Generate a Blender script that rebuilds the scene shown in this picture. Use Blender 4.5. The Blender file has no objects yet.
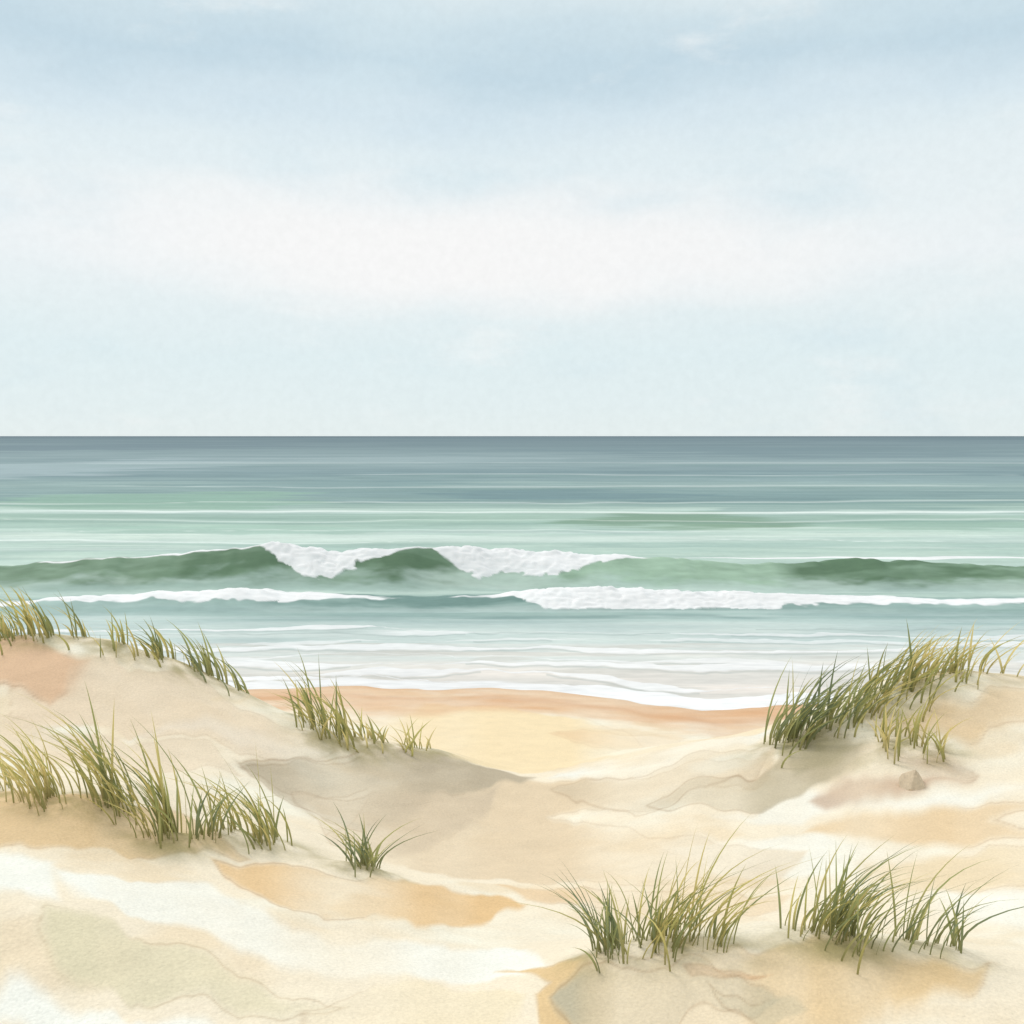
import bpy, bmesh, math, random
import numpy as np
from mathutils import Vector
random.seed(7)
scene = bpy.context.scene
H = 6.0          # eye height above sea level (m)
LK = 1.03        # average daylight gain used to convert seen colours to albedo

# ---------------------------------------------------------------- helpers
def lin(c):
    c = np.asarray(c, float)/255.0
    return np.where(c <= 0.04045, c/12.92, ((c+0.055)/1.055)**2.4)
def alb(c, k=None):
    return np.clip(lin(c)/(k or LK), 0, 0.88)
_tabs = {}
def vnoise(x, y, seed=0):
    if seed not in _tabs:
        _tabs[seed] = np.random.RandomState(seed+11).rand(256, 256)
    T = _tabs[seed]
    xi = np.floor(x).astype(np.int64); yi = np.floor(y).astype(np.int64)
    fx = x-xi; fy = y-yi
    fx = fx*fx*fx*(fx*(fx*6-15)+10); fy = fy*fy*fy*(fy*(fy*6-15)+10)
    a = T[xi & 255, yi & 255]; b = T[(xi+1) & 255, yi & 255]
    c = T[xi & 255, (yi+1) & 255]; d = T[(xi+1) & 255, (yi+1) & 255]
    return ((a*(1-fx)+b*fx)*(1-fy)+(c*(1-fx)+d*fx)*fy)*2-1
def fbm(x, y, seed=0, o=4):
    s = 0; a = 1; n = 0
    for k in range(o):
        s = s+a*vnoise(x*2**k+17.3*k, y*2**k+5.1*k, seed+k); n += a; a *= 0.5
    return s/n*1.5
def sstep(a, b, x):
    t = np.clip((x-a)/(b-a), 0, 1); return t*t*(3-2*t)
def sight(px, row, D):
    return (px-512)/1000*D, H-D*(row-436)/1000
def curve(pts, D):
    P = [sight(p, r, D) for p, r in pts]
    return np.array([p[0] for p in P]), np.array([p[1] for p in P])
def smooth_interp(x, xs, zs):
    m = np.gradient(zs, xs)
    x = np.clip(x, xs[0], xs[-1])
    i = np.clip(np.searchsorted(xs, x)-1, 0, len(xs)-2)
    h = xs[i+1]-xs[i]; t = (x-xs[i])/h
    return ((2*t**3-3*t**2+1)*zs[i]+(t**3-2*t**2+t)*h*m[i]+(-2*t**3+3*t**2)*zs[i+1]+(t**3-t**2)*h*m[i+1])

# ---------------------------------------------------------------- terrain heights
ROWS = [
 (6.0, [(-900,890),(-200,895),(0,902),(200,932),(400,962),(490,968),(560,955),(640,936),(750,922),(830,927),(900,935),(1000,952),(1200,950),(1900,940)]),
 (7.0, [(-900,850),(-200,850),(0,858),(200,888),(400,915),(512,935),(640,940),(760,936),(900,925),(1024,905),(1200,900),(1900,890)]),
 (8.5, [(-900,790),(-200,790),(0,788),(100,785),(180,812),(280,842),(380,872),(500,890),(620,888),(760,880),(900,865),(1024,850),(1200,840),(1900,830)]),
 (10.5,[(-900,735),(-200,738),(0,738),(100,748),(200,768),(300,800),(400,828),(512,835),(640,820),(760,800),(860,786),(1024,770),(1200,760),(1900,750)]),
 (13.0,[(-900,650),(-200,643),(0,640),(60,637),(110,644),(180,668),(250,698),(300,718),(350,735),(440,752),(520,771),(580,764),(640,750),(700,740),(770,724),(820,704),(880,685),(950,672),(1000,676),(1100,686),(1900,690)]),
]
wx, wd = [], []
for p, r in [(-1500,684),(-400,686),(0,688),(240,689),(380,686),(500,688),(560,692),(640,704),(700,709),(790,705),(1024,700),(1600,696),(2600,690)]:
    D = H/((r-436)/1000); wx.append((p-512)/1000*D); wd.append(D)
wx = np.array(wx); wd = np.array(wd)
def shore(x):
    return np.interp(x, wx, wd)+0.25*vnoise(x/2.2, x*0, 90)+0.08*vnoise(x/0.6, x*0, 91)
hummocks = []
def ground_z(x, y):
    x = np.asarray(x, float); y = np.asarray(y, float)
    sh = shore(x)
    beach = np.clip((sh-y)*0.095, -2.5, 2)
    ks = [-8.0, 3.6, 5.0]; zs = [np.full_like(x, 3.1), np.full_like(x, 3.08), 3.04+0.04*vnoise(x/3, x*0, 5)]
    for D, pts in ROWS:
        a, b = curve(pts, D); ks.append(D); zs.append(smooth_interp(x, a, b))
    b16 = (sh-16.2)*0.095
    ks += [16.2, 18.0]; zs += [b16, b16-0.17]
    zs = np.array(zs); K = np.array(ks)
    m = np.zeros_like(zs)
    sec = (zs[1:]-zs[:-1])/(K[1:]-K[:-1])[(slice(None),)+(None,)*(zs.ndim-1)]
    m[1:-1] = (sec[1:]+sec[:-1])/2; m[0] = sec[0]; m[-1] = sec[-1]
    i = np.clip(np.searchsorted(K, y)-1, 0, len(K)-2)
    h = K[i+1]-K[i]; t = np.clip((y-K[i])/h, 0, 1)
    g = lambda A, j: np.take_along_axis(A, j[None], 0)[0]
    z = (2*t**3-3*t**2+1)*g(zs, i)+(t**3-2*t**2+t)*h*g(m, i)+(-2*t**3+3*t**2)*g(zs, i+1)+(t**3-t**2)*h*g(m, i+1)
    w = sstep(16.2, 17.5, y)
    z = z*(1-w)+beach*w
    dn = 1-sstep(14, 18, y)
    z = z+dn*(0.05*fbm(x/1.7, y/1.4, 20, 3)+0.008*fbm(x/0.25, y/0.2, 30, 3))+(1-dn)*0.006*fbm(x/0.8, y/0.5, 33, 3)
    for hx, hy, r, hh in hummocks:
        sel = (np.abs(x-hx) < 3*r) & (np.abs(y-hy) < 3*r)
        if sel.any():
            z = z.copy(); z[sel] += hh*np.exp(-((x[sel]-hx)**2+(y[sel]-hy)**2)/(r*r))
    return z
def survey(px, row, dune_only=False):
    """plan position where a measured line of sight meets the ground"""
    D = np.arange(3.8, 14.0 if dune_only else 30, 0.02)
    x = (px-512)/1000*D; zr = H-D*(row-436)/1000
    g = ground_z(x, D)
    k = np.nonzero(g >= zr)[0]
    k = k[0] if len(k) else (int(np.argmax((g-H)/D)) if dune_only else len(D)-1)
    return float(x[k]), float(D[k])

# ---------------------------------------------------------------- mesh from grid
def grid_object(name, X, Y, Z, col, mat):
    n, m = X.shape
    me = bpy.data.meshes.new(name)
    co = np.stack([X, Y, Z], -1).reshape(-1, 3).astype(np.float32)
    idx = np.arange(n*m).reshape(n, m)
    q = np.stack([idx[:-1, :-1], idx[:-1, 1:], idx[1:, 1:], idx[1:, :-1]], -1).reshape(-1, 4).astype(np.int32)
    me.vertices.add(len(co)); me.vertices.foreach_set('co', co.ravel())
    me.loops.add(q.size); me.loops.foreach_set('vertex_index', q.ravel())
    me.polygons.add(len(q)); me.polygons.foreach_set('loop_start', np.arange(0, q.size, 4, dtype=np.int32))
    me.polygons.foreach_set('loop_total', np.full(len(q), 4, np.int32))
    me.polygons.foreach_set('use_smooth', np.ones(len(q), bool))
    me.update(calc_edges=True)
    at = me.color_attributes.new('tint', 'FLOAT_COLOR', 'POINT')
    rgba = np.ones((n*m, 4), np.float32); rgba[:, :3] = col.reshape(-1, 3)
    at.data.foreach_set('color', rgba.ravel())
    me.materials.append(mat)
    ob = bpy.data.objects.new(name, me); scene.collection.objects.link(ob)
    return ob

# ---------------------------------------------------------------- materials
def surf_mat(name, rough, spec, grain_scale, grain_amt, bump_scale, bump_dist, mottle=0.0, mottle_scale=1.0, stretch=(1,1,1)):
    m = bpy.data.materials.new(name); m.use_nodes = True
    nt = m.node_tree; N = nt.nodes; L = nt.links
    b = N['Principled BSDF']; b.inputs['Roughness'].default_value = rough
    b.inputs['Specular IOR Level'].default_value = spec
    at = N.new('ShaderNodeAttribute'); at.attribute_name = 'tint'
    ge = N.new('ShaderNodeNewGeometry')
    mp = N.new('ShaderNodeMapping'); mp.inputs['Scale'].default_value = stretch
    L.new(ge.outputs['Position'], mp.inputs['Vector'])
    n1 = N.new('ShaderNodeTexNoise'); n1.inputs['Scale'].default_value = grain_scale; n1.inputs['Detail'].default_value = 3
    L.new(mp.outputs[0], n1.inputs['Vector'])
    n2 = N.new('ShaderNodeTexNoise'); n2.inputs['Scale'].default_value = mottle_scale; n2.inputs['Detail'].default_value = 6
    n2.inputs['Roughness'].default_value = 0.6
    L.new(mp.outputs[0], n2.inputs['Vector'])
    r1 = N.new('ShaderNodeMapRange'); r1.inputs[1].default_value = 0.25; r1.inputs[2].default_value = 0.75
    r1.inputs[3].default_value = 1-grain_amt; r1.inputs[4].default_value = 1+grain_amt
    L.new(n1.outputs[0], r1.inputs[0])
    r2 = N.new('ShaderNodeMapRange'); r2.inputs[1].default_value = 0.25; r2.inputs[2].default_value = 0.75
    r2.inputs[3].default_value = 1-mottle; r2.inputs[4].default_value = 1+mottle
    L.new(n2.outputs[0], r2.inputs[0])
    mu = N.new('ShaderNodeMath'); mu.operation = 'MULTIPLY'
    L.new(r1.outputs[0], mu.inputs[0]); L.new(r2.outputs[0], mu.inputs[1])
    vm = N.new('ShaderNodeVectorMath'); vm.operation = 'SCALE'
    L.new(at.outputs['Color'], vm.inputs[0]); L.new(mu.outputs[0], vm.inputs['Scale'])
    L.new(vm.outputs[0], b.inputs['Base Color'])
    n3 = N.new('ShaderNodeTexNoise'); n3.inputs['Scale'].default_value = bump_scale; n3.inputs['Detail'].default_value = 4
    L.new(mp.outputs[0], n3.inputs['Vector'])
    bp = N.new('ShaderNodeBump'); bp.inputs['Strength'].default_value = 0.55; bp.inputs['Distance'].default_value = bump_dist
    L.new(n3.outputs[0], bp.inputs['Height']); L.new(bp.outputs[0], b.inputs['Normal'])
    return m
sand_mat = surf_mat('sand', 0.95, 0.1, 50, 0.08, 38, 0.016, 0.05, 3.0)
sea_mat = surf_mat('sea_water', 0.6, 0.08, 5, 0.07, 1.6, 0.03, 0.09, 0.35, (0.35, 1, 1))

CLUMPS = [
 dict(b=[(-5,642),(20,642),(50,641),(97,646)], h=54, n=95, lean=-0.6, sp=0.25, pal='olive'),
 dict(b=[(112,650),(140,658),(176,670)], h=46, n=42, lean=-0.5, sp=0.25, pal='olive'),
 dict(b=[(190,674),(220,686),(250,698)], h=50, n=46, lean=-0.5, sp=0.25, pal='green'),
 dict(b=[(305,722),(330,745),(365,750)], h=78, n=62, lean=-0.5, sp=0.3, pal='olive'),
 dict(b=[(340,748),(375,750),(405,752),(442,756)], h=34, n=48, lean=-0.3, sp=0.5, pal='ochre'),
 dict(b=[(-20,795),(10,798),(40,805),(75,812)], h=98, n=78, lean=-0.75, sp=0.25, pal='ochre'),
 dict(b=[(85,800),(125,812),(155,840),(190,846)], h=132, n=105, lean=-0.6, sp=0.25, pal='olive'),
 dict(b=[(170,850),(195,846),(228,840)], h=84, n=36, lean=0.1, sp=0.45, pal='green'),
 dict(b=[(228,838),(262,846),(295,850)], h=88, n=52, lean=-0.5, sp=0.28, pal='olive'),
 dict(b=[(342,868),(362,874),(380,876)], h=66, n=38, lean=-0.1, sp=0.8, pal='green'),
 dict(b=[(585,962),(612,958),(650,950)], h=90, n=55, lean=-0.4, sp=0.42, pal='green'),
 dict(b=[(635,955),(680,945),(735,948)], h=112, n=95, lean=0.5, sp=0.42, pal='olive'),
 dict(b=[(785,938),(825,942),(865,945)], h=90, n=72, lean=0.7, sp=0.35, pal='olive'),
 dict(b=[(835,950),(850,950),(905,945),(955,952)], h=104, n=80, lean=0.6, sp=0.42, pal='green'),
 dict(b=[(770,752),(800,742),(850,726)], h=84, n=120, lean=0.75, sp=0.3, pal='green'),
 dict(b=[(835,728),(875,712),(915,695)], h=72, n=95, lean=0.75, sp=0.3, pal='olive'),
 dict(b=[(890,696),(925,684),(965,676),(1020,680)], h=56, n=90, lean=0.6, sp=0.35, pal='ochre'),
 dict(b=[(880,752),(910,750),(938,756)], h=54, n=44, lean=0.1, sp=0.5, pal='ochre'),
]
hs = []
for c in CLUMPS:
    c['P'] = [survey(*p, dune_only=True) for p in c['b']]
    for (x, y) in c['P']: hs.append((x, y-0.02, 0.028*y, 0.004*y))
hummocks = hs

# ---------------------------------------------------------------- dunes mesh
s = np.linspace(-1, 1, 1000); u = 0.3*s+0.9*s**5
yr = np.concatenate([np.linspace(-7, 3.6, 40)[:-1], np.geomspace(3.6, 27, 820)[:-1], np.linspace(27, 60, 40)])
U, Y = np.meshgrid(u, yr); X = U*(Y+8)
Z = ground_z(X, Y)
base = np.ones(X.shape+(3,))*alb((243, 230, 206))
w = sstep(-0.1, 0.7, fbm(X/1.3, Y/0.9, 40, 4))[..., None]
base = base*(1-w*0.6)+alb((250, 243, 228))*w*0.6
w = sstep(0.0, 0.8, fbm(X/0.9, Y/0.7, 50, 4))[..., None]
base = base*(1-w*0.5)+alb((233, 210, 174))*w*0.5

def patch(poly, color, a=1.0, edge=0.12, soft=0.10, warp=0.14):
    """irregular stain of sand colour (damp / iron-rich, or painted shade and highlights) lying on the ground, plan view"""
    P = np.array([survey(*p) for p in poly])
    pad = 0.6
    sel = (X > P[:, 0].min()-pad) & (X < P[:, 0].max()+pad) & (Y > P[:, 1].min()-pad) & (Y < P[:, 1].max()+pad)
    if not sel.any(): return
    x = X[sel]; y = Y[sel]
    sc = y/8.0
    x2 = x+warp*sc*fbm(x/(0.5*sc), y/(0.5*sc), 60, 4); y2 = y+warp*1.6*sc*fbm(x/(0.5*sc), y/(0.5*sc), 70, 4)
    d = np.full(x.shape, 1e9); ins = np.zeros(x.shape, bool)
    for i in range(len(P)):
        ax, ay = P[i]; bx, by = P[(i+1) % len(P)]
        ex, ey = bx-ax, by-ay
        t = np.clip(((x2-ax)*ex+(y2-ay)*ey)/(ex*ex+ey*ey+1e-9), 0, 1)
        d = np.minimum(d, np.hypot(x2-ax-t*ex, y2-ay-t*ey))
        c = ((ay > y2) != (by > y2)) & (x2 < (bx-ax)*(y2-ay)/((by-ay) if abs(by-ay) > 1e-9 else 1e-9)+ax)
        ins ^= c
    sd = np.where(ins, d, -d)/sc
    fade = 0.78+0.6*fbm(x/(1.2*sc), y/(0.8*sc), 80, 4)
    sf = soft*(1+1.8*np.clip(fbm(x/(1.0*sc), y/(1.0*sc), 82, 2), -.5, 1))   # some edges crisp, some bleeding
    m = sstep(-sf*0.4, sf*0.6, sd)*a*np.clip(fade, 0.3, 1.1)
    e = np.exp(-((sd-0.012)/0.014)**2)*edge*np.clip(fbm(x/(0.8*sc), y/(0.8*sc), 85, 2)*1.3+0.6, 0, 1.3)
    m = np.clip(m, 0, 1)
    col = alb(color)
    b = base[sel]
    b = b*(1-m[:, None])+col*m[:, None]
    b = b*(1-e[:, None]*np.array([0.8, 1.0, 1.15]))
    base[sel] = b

# pale cream highlights painted into the sand colour
for pl in [[(60,868),(200,885),(330,935),(520,952),(560,966),(480,988),(350,975),(200,938),(90,895)],
           [(640,838),(820,834),(900,848),(860,880),(700,872)], [(560,778),(680,744),(760,730),(700,752),(620,782)],
           [(700,815),(800,790),(860,802),(790,826)], [(930,885),(1050,895),(1050,935),(960,918)],
           [(230,718),(330,738),(260,744),(120,730)], [(860,800),(960,782),(1050,790),(1000,802),(870,808)],
           [(-40,858),(60,862),(70,900),(-40,905)],
           [(0,985),(120,1010),(260,1040),(-40,1040)]]:
    patch(pl, (252, 248, 235), .85, .03, .16)
patch([(0,655),(60,646),(100,652),(200,684),(250,706),(300,722),(340,738),(260,748),(180,738),(90,722),(0,738)], (234,214,187), .8, .10)
patch([(-40,650),(55,648),(92,656),(82,690),(52,706),(15,702),(-40,695)], (225,191,158), 1, .2)
patch([(-40,725),(60,730),(200,745),(230,765),(150,770),(40,760),(-40,765)], (233,214,187), .7, .08)
patch([(380,790),(520,782),(640,775),(760,745),(745,775),(660,805),(560,818),(640,832),(800,852),(760,880),(600,884),(500,884),(400,872),(320,830)], (226,205,174), .85, .10)
patch([(225,752),(280,745),(340,743),(420,754),(480,768),(530,780),(500,792),(430,802),(380,835),(330,818),(285,792),(240,768)], (192,178,154), 1, .2)  # shade on the left dune's lee side, painted into the sand colour
patch([(225,756),(300,748),(400,756),(470,770),(380,790),(290,785)], (184,171,148), .55, .12)  # deeper core of that painted lee shade
patch([(290,780),(400,800),(500,795),(470,830),(390,860),(330,840)], (212,194,168), .8, .12)
patch([(770,740),(830,728),(885,738),(870,762),(800,792),(740,806),(660,810),(635,800),(700,778),(760,758)], (178,166,138), 1, .2)  # shade at the foot of the right dune, painted as grey-olive sand
patch([(765,745),(830,732),(872,742),(830,768),(780,775)], (158,150,118), .6, .15)  # darker core of the painted right-hand shade
patch([(560,790),(640,770),(700,752),(765,740),(700,790),(620,815)], (208,191,164), .7, .14)
patch([(880,705),(950,690),(1060,692),(1060,725),(975,735),(940,728),(880,722)], (226,199,160), .95, .14)
patch([(800,803),(842,778),(900,768),(975,772),(930,783),(870,802),(820,812)], (202,175,150), 1, .2)
patch([(890,745),(950,748),(975,770),(930,766)], (196,172,146), .85, .2)
patch([(790,832),(860,812),(960,802),(1060,808),(1010,822),(1060,842),(880,838)], (230,203,164), 1, .16)
patch([(860,862),(1000,845),(1060,852),(1060,892),(900,890)], (233,213,178), .85, .12)
patch([(-40,800),(80,792),(160,805),(210,832),(240,852),(180,858),(100,845),(-40,858)], (226,198,156), .9, .14)
patch([(200,862),(280,852),(360,878),(440,890),(520,908),(470,930),(410,936),(380,918),(320,912),(250,892)], (230,195,146), 1, .2)
patch([(490,888),(620,888),(780,892),(760,908),(640,912),(520,904)], (232,204,166), .8, .14)
patch([(40,905),(90,908),(160,942),(280,985),(350,1000),(250,1012),(150,1002),(60,968),(30,932)], (224,214,183), .9, .16, .2)
patch([(300,1000),(420,985),(520,1000),(500,1040),(300,1040)], (239,224,193), .8, .1)
patch([(490,978),(560,966),(620,952),(700,940),(800,938),(920,950),(1005,968),(990,984),(900,1002),(870,1040),(540,1040),(530,998),(560,984)], (228,198,151), 1, .18)
patch([(600,966),(680,958),(740,968),(765,992),(700,1008),(640,1040),(590,1040),(560,1002)], (194,184,158), .95, .18)  # greyish patches from here: foreground shade below the grass, painted on the mound
patch([(700,985),(780,990),(800,1010),(740,1020)], (200,190,162), .8, .18)
patch([(680,966),(765,971),(690,979)], (226,178,134), .9, .14, .05, .06)
# beach
patch([(200,700),(420,705),(600,722),(780,722),(640,752),(530,775),(450,760),(380,735)], (243,222,183), .95, .05)
patch([(560,735),(660,730),(700,736),(600,750)], (230,196,156), .5, .05)
sh = shore(X); dw = sh-Y
ww = 3.6+0.7*vnoise(X/2.2, X*0, 610)+0.2*vnoise(X/.5, X*0, 611)
m = ((1-sstep(ww*.7, ww, dw))*(Y > 15.5)*(0.68+0.28*fbm(X/1.8, Y/.8, 612, 3)))[..., None]
m = np.clip(m, 0, 1); base = base*(1-m)+alb((222, 178, 138))*m
m = np.exp(-((dw-1.5)/.35)**2)[..., None]*.3*(Y > 15.5)[..., None]; base = base*(1-m)+alb((204, 156, 120))*m
# root litter beneath the grass
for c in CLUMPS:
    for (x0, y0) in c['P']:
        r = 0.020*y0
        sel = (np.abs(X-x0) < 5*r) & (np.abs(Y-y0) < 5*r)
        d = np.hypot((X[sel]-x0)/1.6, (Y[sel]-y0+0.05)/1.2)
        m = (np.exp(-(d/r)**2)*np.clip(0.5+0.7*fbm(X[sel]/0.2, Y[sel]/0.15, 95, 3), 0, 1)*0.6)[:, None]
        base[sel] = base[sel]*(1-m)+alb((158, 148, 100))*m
m = np.exp(-np.clip(dw, 0, 9)/0.35)[..., None]*(dw > -2)[..., None]
base = base*(1-m*0.4)+alb((196, 158, 124))*m*0.4
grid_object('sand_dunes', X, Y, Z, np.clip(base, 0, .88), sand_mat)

# ---------------------------------------------------------------- sea
pxr = np.concatenate([[0.15, 0.3, 0.5], np.arange(0.8, 107, 0.6)])
yfar = H*1000/pxr
yr = np.concatenate([yfar[yfar > 56.05], np.arange(56, 43, -0.08), np.arange(43, 32.6, -0.035), np.arange(32.6, 19.5, -0.033)])
u = np.concatenate([np.linspace(-2.2, -0.62, 50)[:-1], np.linspace(-0.62, 0.62, 800), np.linspace(0.62, 2.2, 50)[1:]])
U, Y = np.meshgrid(u, yr); X = U*Y
def octaves(x, y, seed, aniso=0.28):
    out = 0
    for k, Lk in enumerate([2.5, 7, 20, 60, 180, 600, 2200]):
        lo = Lk*1.2; hi = Lk*18
        wk = sstep(lo*0.4, lo*1.6, y)*(1-sstep(hi*0.7, hi*2.2, y))
        out = out+wk*vnoise(x/Lk, y/(Lk*aniso), seed+k)
    return out/2.0
nz = octaves(X, Y, 200); nz2 = octaves(X, Y, 220, 0.15); nz3 = octaves(X*0.35, Y, 240, 0.12)
T = 6000/Y+436+np.clip(6000/Y/30, 0.3, 4)*nz3*2.8
SK = .98
ramp = [(436,(88,110,120)),(440,(102,126,134)),(450,(118,142,147)),(463,(136,159,162)),(475,(114,142,147)),(486,(144,170,167)),
        (495,(118,148,149)),(503,(150,178,167)),(511,(188,209,200)),(516,(148,178,164)),(528,(170,198,184)),(538,(198,215,206)),(547,(170,196,184)),
        (562,(184,206,194)),(590,(190,210,200)),(598,(168,193,183)),(614,(154,181,175)),(626,(184,203,198)),(645,(199,211,207)),(662,(211,212,206)),(690,(219,213,205)),(760,(219,213,205))]
rt = [r[0] for r in ramp]; rc = np.array([alb(r[1], SK) for r in ramp])
col = np.stack([np.interp(T, rt, rc[:, k]) for k in range(3)], -1)
col *= (1+0.18*nz[..., None]*np.array([1.2, 0.9, 0.8]))
def mixc(m, c, k=SK):
    global col
    m = np.clip(m, 0, 1)[..., None]; col = col*(1-m)+alb(c, k)*m
def blob(x0, x1, row, hrow, c, a):
    D = 6000/(row-436.); x0 = (x0-512)/1000*D; x1 = (x1-512)/1000*D
    hd = hrow/((row-436)/D)
    v = ((X-(x0+x1)/2)/((x1-x0)/2))**2+((Y-D)/hd)**2+0.9*nz2+.5*vnoise(X/(D*.08), Y/(D*.03), 777)
    mixc((1-sstep(0.5, 1.15, v))*a, c)
blob(560, 800, 520, 8, (118, 152, 126), .85); blob(20, 330, 499, 9, (136, 174, 154), .75)
blob(800, 1060, 525, 5, (142, 176, 158), .6); blob(430, 700, 494, 6, (104, 136, 142), .65)
blob(-60, 220, 466, 9, (158, 178, 182), .7); blob(60, 420, 530, 6, (148, 184, 168), .65)
blob(500, 1000, 450, 5, (104, 130, 138), .6); blob(150, 480, 537, 4, (204, 221, 211), .7)
blob(620, 1000, 505, 5, (122, 154, 151), .6); blob(-100, 300, 446, 4, (98, 122, 132), .6); blob(250, 560, 460, 4, (152, 173, 176), .5)
blob(700, 1080, 478, 6, (142, 168, 170), .5); blob(200, 520, 484, 4, (112, 144, 148), .5)
for row, wd_, a, sd in [(486,.7,.35,1),(511.5,1.4,.8,2),(531,.8,.5,3),(541,1.2,.6,4),(463,.5,.25,5),(502,.6,.45,6),(475,.6,.3,8),(521,.7,.4,9)]:
    D = 6000/(row-436.)
    off = D*0.022*vnoise(X/(D*0.22), X*0, 300+sd)+D*0.007*vnoise(X/(D*0.05), X*0, 320+sd)
    wm = np.clip(0.4+0.9*vnoise(X/(D*0.3), X*0, 340+sd), 0, 1.3)
    wd2 = wd_/((row-436)/D)*wm+1e-4
    mixc(np.exp(-((Y-D-off)/wd2)**2)*a, (230, 240, 234))
    wd3 = 1.1/((row-436)/D)
    mixc(np.exp(-((Y-D-off+wd3*1.8)/wd3)**2)*.35*np.clip(wm, 0, 1), (110, 144, 140))

Z = 0.035*nz*np.clip(Y/40, .3, 3)+0.02*nz2
foam = np.zeros_like(X)
def breaker(Dc, crest, low, wf, back, seed, dark, light, shade, lump_amp=1.0):
    """a breaking wave: steep face to the shore, gentle back, foam on the crest"""
    global Z, foam, col
    Dx = Dc+0.35*vnoise(X/6, X*0, seed)+0.10*vnoise(X/1.5, X*0, seed+1)
    xs = np.array([(p-512)/1000*Dc for p, r in crest]); za = np.array([H-Dc*(r-436)/1000 for p, r in crest])
    A0 = np.interp(X, xs, za)
    A = A0+0.05*vnoise(X/0.9, X*0, seed+2)+0.03*vnoise(X/0.35, X*0, seed+5)
    xl = np.array([(p-512)/1000*Dc for p, r in low]); zl = np.array([H-(Dc-0.4)*(r-436)/1000 for p, r in low])
    zf = np.interp(X, xl, zl)
    thick = np.clip((A0-zf)/.5, .12, 1)
    zf = zf+(A-A0)*(thick < .4)
    sS = Y-Dx
    t = np.clip(1+sS/wf, 0, 1)
    front = t**1.5*(1.6-0.6*t)
    prof = np.where(sS < 0, front, np.exp(-(np.clip(sS, 0, None)/back)**2))
    zw = A*prof
    lump = (vnoise(X/0.6, Y/0.4, seed+3)*0.07+vnoise(X/0.22, Y/0.17, seed+4)*0.06)*lump_amp
    f = sstep(0.0, 0.035, zw-zf+(lump*1.5+0.11*vnoise(X/1.0, Y/2, seed+6))*thick)*sstep(-wf, -wf*.9, sS)*(1-sstep(back*.9, back*1.6, sS))
    f = f*(zw > 0.05)
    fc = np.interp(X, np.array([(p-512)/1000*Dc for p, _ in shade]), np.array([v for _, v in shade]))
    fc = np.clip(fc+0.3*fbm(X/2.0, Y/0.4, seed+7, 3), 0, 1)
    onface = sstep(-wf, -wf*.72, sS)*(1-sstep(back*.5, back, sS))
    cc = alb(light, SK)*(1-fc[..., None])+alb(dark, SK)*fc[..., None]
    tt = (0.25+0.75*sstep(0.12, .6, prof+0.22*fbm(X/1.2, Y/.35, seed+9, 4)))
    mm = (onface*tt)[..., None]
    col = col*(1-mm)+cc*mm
    foam = np.maximum(foam, f)
    Z = Z+zw+f*(np.abs(lump)*1.0)*thick
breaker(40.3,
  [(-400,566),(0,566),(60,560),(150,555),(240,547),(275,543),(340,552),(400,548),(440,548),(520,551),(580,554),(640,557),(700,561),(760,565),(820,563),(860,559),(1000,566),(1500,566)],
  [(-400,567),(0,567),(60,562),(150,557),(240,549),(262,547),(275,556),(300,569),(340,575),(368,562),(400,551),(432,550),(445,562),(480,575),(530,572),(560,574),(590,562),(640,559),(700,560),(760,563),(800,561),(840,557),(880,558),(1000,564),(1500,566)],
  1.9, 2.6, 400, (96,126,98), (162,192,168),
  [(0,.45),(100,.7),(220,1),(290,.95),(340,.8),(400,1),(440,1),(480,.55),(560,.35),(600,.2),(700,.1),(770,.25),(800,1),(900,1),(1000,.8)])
# second white line rolling in just behind the right half of the first breaker
D = 49.5
off = .9*vnoise(X/9, X*0, 480)+.3*vnoise(X/2, X*0, 481)
wv = .55*np.clip(.7+.6*vnoise(X/4, X*0, 482), .1, 1.4)
foam = np.maximum(foam, (1-sstep(wv*.8, wv*1.2, np.abs(Y-D-off)))*sstep(2, 5, X)*.95)
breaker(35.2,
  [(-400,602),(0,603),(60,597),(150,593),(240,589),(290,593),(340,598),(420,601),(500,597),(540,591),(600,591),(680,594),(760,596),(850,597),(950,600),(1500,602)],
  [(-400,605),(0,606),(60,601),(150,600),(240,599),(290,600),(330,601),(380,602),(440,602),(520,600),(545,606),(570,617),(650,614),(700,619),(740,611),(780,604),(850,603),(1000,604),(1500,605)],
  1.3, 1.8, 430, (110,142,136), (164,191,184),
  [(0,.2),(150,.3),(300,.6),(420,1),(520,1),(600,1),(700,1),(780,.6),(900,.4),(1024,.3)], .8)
m = np.exp(-((Y-33.2-.25*vnoise(X/2, X*0, 450))/.28)**2)*sstep(-3, 0, X)*(1-sstep(7, 10, X))*.6  # shading beneath the second breaker's foam, painted into the water colour
mixc(m*np.clip(.6+.8*vnoise(X/1.5, Y/.3, 451), 0, 1), (118, 148, 145))
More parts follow.
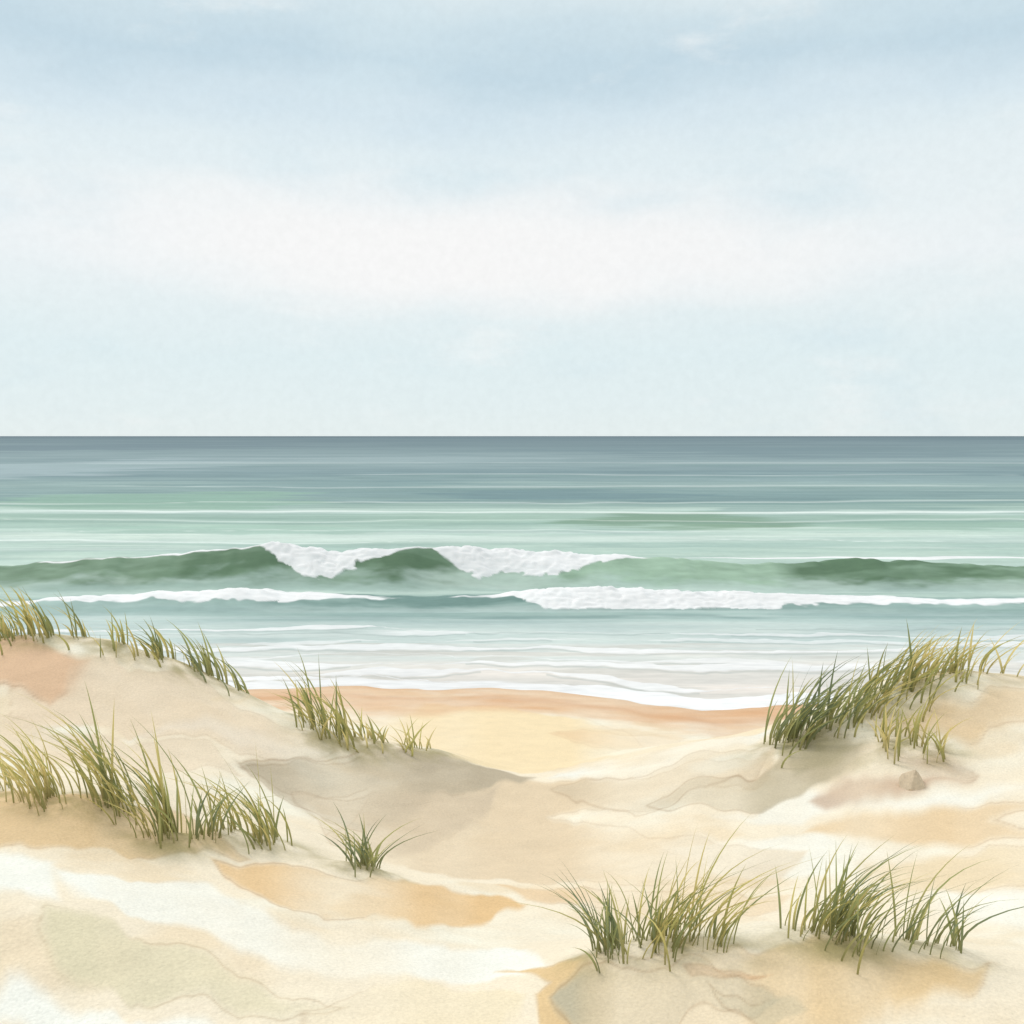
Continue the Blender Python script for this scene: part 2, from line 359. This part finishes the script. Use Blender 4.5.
for row, wpx, a, sd, p0, p1 in [(628,1.8,.8,2,-300,420),(634,1.5,.6,8,380,1400),(641,1.2,.5,10,-300,1500),(648,2.6,.75,3,-300,1500),(657,1.8,.6,9,-300,1500),(664,2.6,.75,4,-300,1500),(674,2.8,.8,5,-300,1500),(683,3.8,.95,6,-300,1500)]:
    D = 6000/(row-436.)
    base_off = (shore(X)-23.8)*sstep(640, 690, np.array(row, float))
    off = base_off+0.6*vnoise(X/4.5, X*0, 500+sd)+0.2*vnoise(X/1.1, X*0, 520+sd)+0.06*vnoise(X/.3, X*0, 530+sd)
    wv = wpx/((row-436)/D)*np.clip(0.4+1.2*vnoise(X/3, X*0+sd, 540+sd), 0.02, 1.5)
    m = (1-sstep(wv*.8, wv*1.15+0.03, np.abs(Y-D-off+0.08*fbm(X/.5, Y/.3, 560, 3))))*a
    xa = (p0-512)/1000*D; xb = (p1-512)/1000*D
    m = m*sstep(xa-1, xa+1, X)*(1-sstep(xb-1, xb+1, X))
    foam = np.maximum(foam, m)
    mixc(np.exp(-((Y-D-off+wv+.12)/.1)**2)*.4*(wv > .1), (150, 166, 163))
dsh = Y-shore(X)
edge = 1-sstep(0.25, 0.55, np.abs(dsh-0.2)+0.15*fbm(X/1.3, Y/.5, 580, 3))
foam = np.maximum(foam, edge*0.95*(Y < 30))
Z = Z*np.where(Y < 27, sstep(22, 27, Y)*0.9+0.1, 1)+foam*0.02*(Y < 33)
g = sstep(0.0, .5, fbm(X/3, Y/.5, 590, 3))*(Y < 29)*(1-foam)
mixc(g*0.6, (201, 199, 191))
lum = (col @ np.array([.25, .65, .10]))[..., None]
col = col*.9+lum*.1
fcol = alb((255, 255, 253), 1.0)*(1+0*foam[..., None])
fcol = fcol*(1-0.05*sstep(0, .7, fbm(X/.7, Y/.3, 595, 3))[..., None]*np.array([1.1, .9, .85]))
col = col*(1-foam[..., None])+fcol*foam[..., None]
grid_object('sea', X, Y, Z, np.clip(col, 0, .9), sea_mat)

# ---------------------------------------------------------------- grass
gm = bpy.data.materials.new('dune_grass_blades'); gm.use_nodes = True
nt = gm.node_tree; b = nt.nodes['Principled BSDF']; b.inputs['Roughness'].default_value = .8; b.inputs['Specular IOR Level'].default_value = .15
at = nt.nodes.new('ShaderNodeAttribute'); at.attribute_name = 'tint'
nt.links.new(at.outputs['Color'], b.inputs['Base Color'])
tr = nt.nodes.new('ShaderNodeBsdfTranslucent'); nt.links.new(at.outputs['Color'], tr.inputs['Color'])
mx = nt.nodes.new('ShaderNodeMixShader'); mx.inputs[0].default_value = .45
nt.links.new(b.outputs[0], mx.inputs[1]); nt.links.new(tr.outputs[0], mx.inputs[2])
nt.links.new(mx.outputs[0], nt.nodes['Material Output'].inputs['Surface'])
PAL = {'olive': [(166,162,102),(144,146,94),(190,176,118),(126,132,90),(180,170,110)],
       'green': [(124,132,98),(144,148,100),(110,120,92),(174,168,114),(156,156,104)],
       'ochre': [(196,182,126),(178,172,110),(156,154,100),(206,192,140)]}
def grass(c):
    P = c['P']; V = []; F = []; C = []
    ymean = sum(p[1] for p in P)/len(P)
    n = c['n']; ntf = max(3, int(n/9))
    tuft = [(random.random(), random.uniform(.65, 1.1), random.gauss(0, .12)) for _ in range(ntf)]
    R = []
    for k in range(n):
        hm = 1; tl = 0
        if random.random() < .75:
            tt_, hm, tl = random.choice(tuft); t = min(1, max(0, tt_+random.gauss(0, .03)))
        else: t = random.random()
        q = t*(len(P)-1); i = min(int(q), len(P)-2); f = q-i
        R.append((P[i][0]*(1-f)+P[i+1][0]*f+random.gauss(0, .004*ymean), P[i][1]*(1-f)+P[i+1][1]*f+random.gauss(0, .016*ymean), hm, tl))
    gz = ground_z(np.array([r[0] for r in R]), np.array([r[1] for r in R]))
    for (x, y, hm, tl), z in zip(R, gz):
        z = float(z)-.02
        h = c['h']/1000*y*random.uniform(.4, 1.12)*hm
        ln = (random.gauss(c['lean'], c['sp'])+tl)*random.uniform(.7, 1.2); ly = random.gauss(-.05, .25)
        k0 = random.uniform(.0, .35)
        droop = random.uniform(0.02, .30)*min(1, abs(ln)+.3)
        w = random.uniform(.0006, .0015)*y
        az = random.gauss(0, .6)
        wx_, wy_ = math.cos(az), math.sin(az)
        pc = random.choice(PAL[c['pal']]); jit = random.uniform(.85, 1.12)
        rootc = alb((132, 128, 86), .85); tipc = alb(pc, .72)*jit
        n_ = 8; s0 = len(V)
        for j in range(n_+1):
            tt = j/n_
            cx = x+ln*h*(k0*tt+(1-k0)*tt*tt); cy = y+ly*h*tt*tt
            cz = z+h*(tt-droop*tt**3)
            ww = w*(0.55+.9*tt*(1-tt)*1.6)*(1-tt**3)+.0002*y*(1-tt)
            fold = .25*ww
            V += [(cx-wx_*ww, cy-wy_*ww, cz), (cx-wy_*fold, cy+wx_*fold, cz), (cx+wx_*ww, cy+wy_*ww, cz)]
            m = min(1, .1+tt*1.9)
            cc = rootc*(1-m)+tipc*m
            C += [tuple(cc)+(1,)]*3
            if j:
                a = s0+3*(j-1)
                F += [(a, a+1, a+4, a+3), (a+1, a+2, a+5, a+4)]
    me = bpy.data.meshes.new('dune_grass'); me.from_pydata(V, [], F); me.update()
    ca = me.color_attributes.new('tint', 'FLOAT_COLOR', 'POINT')
    ca.data.foreach_set('color', np.array(C, np.float32).ravel())
    me.polygons.foreach_set('use_smooth', np.ones(len(F), bool))
    me.materials.append(gm)
    ob = bpy.data.objects.new('dune_grass', me); scene.collection.objects.link(ob)
for c in CLUMPS: grass(c)

# ---------------------------------------------------------------- small pale stone on the right dune
rx, ry = survey(914, 786)
bm = bmesh.new(); bmesh.ops.create_icosphere(bm, subdivisions=4, radius=1)
for v in bm.verts:
    p = v.co.copy()
    for nrm, dd in [((.85,-.2,.45),.5),((-.8,-.3,.5),.5),((.1,-.9,.45),.6),((0,.5,.85),.7),((-.3,.2,.9),.8)]:
        nn = Vector(nrm).normalized(); q = p.dot(nn)
        if q > dd: p -= nn*(q-dd)
    a = float(fbm(np.array([p.x*2+p.z]), np.array([p.y*2+p.z]), 700, 3)[0])
    v.co = p*(1+.06*a)
rm = surf_mat('stone', .9, .2, 40, .12, 30, .01, .12, 9)
me = bpy.data.meshes.new('beach_stone'); bm.to_mesh(me); bm.free()
ca = me.color_attributes.new('tint', 'FLOAT_COLOR', 'POINT')
ca.data.foreach_set('color', np.tile(np.append(alb((210,192,166)), 1).astype(np.float32), len(me.vertices)))
me.materials.append(rm)
for p in me.polygons: p.use_smooth = True
st = bpy.data.objects.new('beach_stone', me); scene.collection.objects.link(st)
st.location = (rx, ry, float(ground_z(np.array([rx]), np.array([ry]))[0])+.04); st.scale = (.16, .12, .15)

# ---------------------------------------------------------------- soft hazy daylight
sd = Vector((-0.5, 0.45, 0.85)).normalized()
el = math.asin(sd.z); az = math.atan2(sd.x, sd.y)
sl = bpy.data.lights.new('sun', 'SUN'); sl.energy = 1.3; sl.angle = math.radians(18); sl.color = (1, .96, .9)
so = bpy.data.objects.new('sun', sl); scene.collection.objects.link(so)
so.rotation_euler = (-sd).to_track_quat('-Z', 'Y').to_euler()
wd_ = bpy.data.worlds.new('World'); scene.world = wd_; wd_.use_nodes = True
nt = wd_.node_tree; N = nt.nodes; L = nt.links
bg = N['Background']
sky = N.new('ShaderNodeTexSky'); sky.sky_type = 'NISHITA'; sky.sun_disc = False
sky.sun_elevation = el; sky.sun_rotation = az
tc = N.new('ShaderNodeTexCoord')
sep = N.new('ShaderNodeSeparateXYZ'); L.new(tc.outputs['Generated'], sep.inputs[0])
def noise(scale, stretch, detail=5, rough=.5):
    mp = N.new('ShaderNodeMapping'); mp.inputs['Scale'].default_value = stretch
    L.new(tc.outputs['Generated'], mp.inputs['Vector'])
    n = N.new('ShaderNodeTexNoise'); n.inputs['Scale'].default_value = scale; n.inputs['Detail'].default_value = detail; n.inputs['Roughness'].default_value = rough
    L.new(mp.outputs[0], n.inputs['Vector']); return n.outputs[0]
def math_(op, a, b_=None):
    n = N.new('ShaderNodeMath'); n.operation = op
    for k, v in enumerate([a, b_]):
        if v is None: continue
        if isinstance(v, (int, float)): n.inputs[k].default_value = v
        else: L.new(v, n.inputs[k])
    return n.outputs[0]
def mrange(v, a, b_, c, d):
    mr = N.new('ShaderNodeMapRange'); mr.interpolation_type = 'SMOOTHSTEP'
    for k, q in zip((1, 2, 3, 4), (a, b_, c, d)): mr.inputs[k].default_value = q
    L.new(v, mr.inputs[0]); return mr.outputs[0]
def mixcol(f, a, c):
    m = N.new('ShaderNodeMix'); m.data_type = 'RGBA'
    if isinstance(f, (int, float)): m.inputs[0].default_value = f
    else: L.new(f, m.inputs[0])
    L.new(a, m.inputs[6])
    if isinstance(c, tuple): m.inputs[7].default_value = tuple(lin(c))+(1,)
    else: L.new(c, m.inputs[7])
    return m.outputs[2]
zs_ = sep.outputs['Z']
n1 = noise(2.2, (1, 1, 4)); n2 = noise(5, (1, 1, 3), 6)
warp = math_('ADD', math_('MULTIPLY', math_('SUBTRACT', n1, .5), .07), math_('MULTIPLY', math_('SUBTRACT', n2, .5), .07))
zz = math_('ADD', zs_, math_('MULTIPLY', warp, math_('MINIMUM', math_('MULTIPLY', math_('ABSOLUTE', zs_), 6.0), 1.0)))
cr = N.new('ShaderNodeValToRGB'); L.new(zz, cr.inputs[0])
stops = [(0,(231,241,241)),(.03,(228,240,242)),(.08,(225,239,242)),(.13,(231,241,243)),(.17,(238,244,246)),(.22,(235,243,245)),(.27,(227,239,243)),(.31,(215,231,239)),(.345,(198,219,230)),(.375,(208,226,234)),(.405,(222,235,239)),(.55,(224,235,239)),(.7,(240,242,243)),(1,(243,243,242))]
e = cr.color_ramp.elements
while len(e) < len(stops): e.new(.5)
for k, (p, c) in enumerate(stops): e[k].position = p
for k, (p, c) in enumerate(stops): e[k].color = tuple(lin(c))+(1,)
dx = math_('DIVIDE', math_('ADD', sep.outputs['X'], .03), .30)
dz = math_('DIVIDE', math_('SUBTRACT', zz, .185), .05)
rr = math_('ADD', math_('MULTIPLY', dx, dx), math_('MULTIPLY', dz, dz))
# drifting pale-blue gaps and thin white veils, and the bright bank low over the sea
sk = mixcol(mrange(noise(4.5, (1, 1, 2.6), 6, .55), .52, .72, 0, .5), cr.outputs[0], (213, 231, 238))
sk = mixcol(mrange(noise(3.7, (1.2, 1, 3.4), 7, .6), .54, .74, 0, .6), sk, (243, 247, 247))
sk = mixcol(mrange(rr, 0, 2.4, .92, 0), sk, (250, 249, 248))
n3 = noise(120, (1, 1, 1), 3, .6)
gr = math_('ADD', .95, math_('MULTIPLY', n3, .10))
vs = N.new('ShaderNodeVectorMath'); vs.operation = 'SCALE'; L.new(sk, vs.inputs[0]); L.new(gr, vs.inputs['Scale'])
vc = N.new('ShaderNodeVectorMath'); vc.operation = 'SCALE'; L.new(vs.outputs[0], vc.inputs[0]); vc.inputs['Scale'].default_value = 10.0
out = mixcol(.97, sky.outputs[0], vc.outputs[0])
L.new(out, bg.inputs['Color']); bg.inputs['Strength'].default_value = .1

# ---------------------------------------------------------------- camera
cam = bpy.data.cameras.new('camera'); co = bpy.data.objects.new('camera', cam); scene.collection.objects.link(co)
co.location = (0, 0, H); co.rotation_euler = (math.radians(90), 0, 0)
cam.sensor_width = 36; cam.lens = 36*1000/1024; cam.shift_y = -76/1024
cam.clip_start = .1; cam.clip_end = 100000
scene.camera = co
scene.view_settings.view_transform = 'Standard'; scene.view_settings.look = 'None'; scene.view_settings.exposure = 0
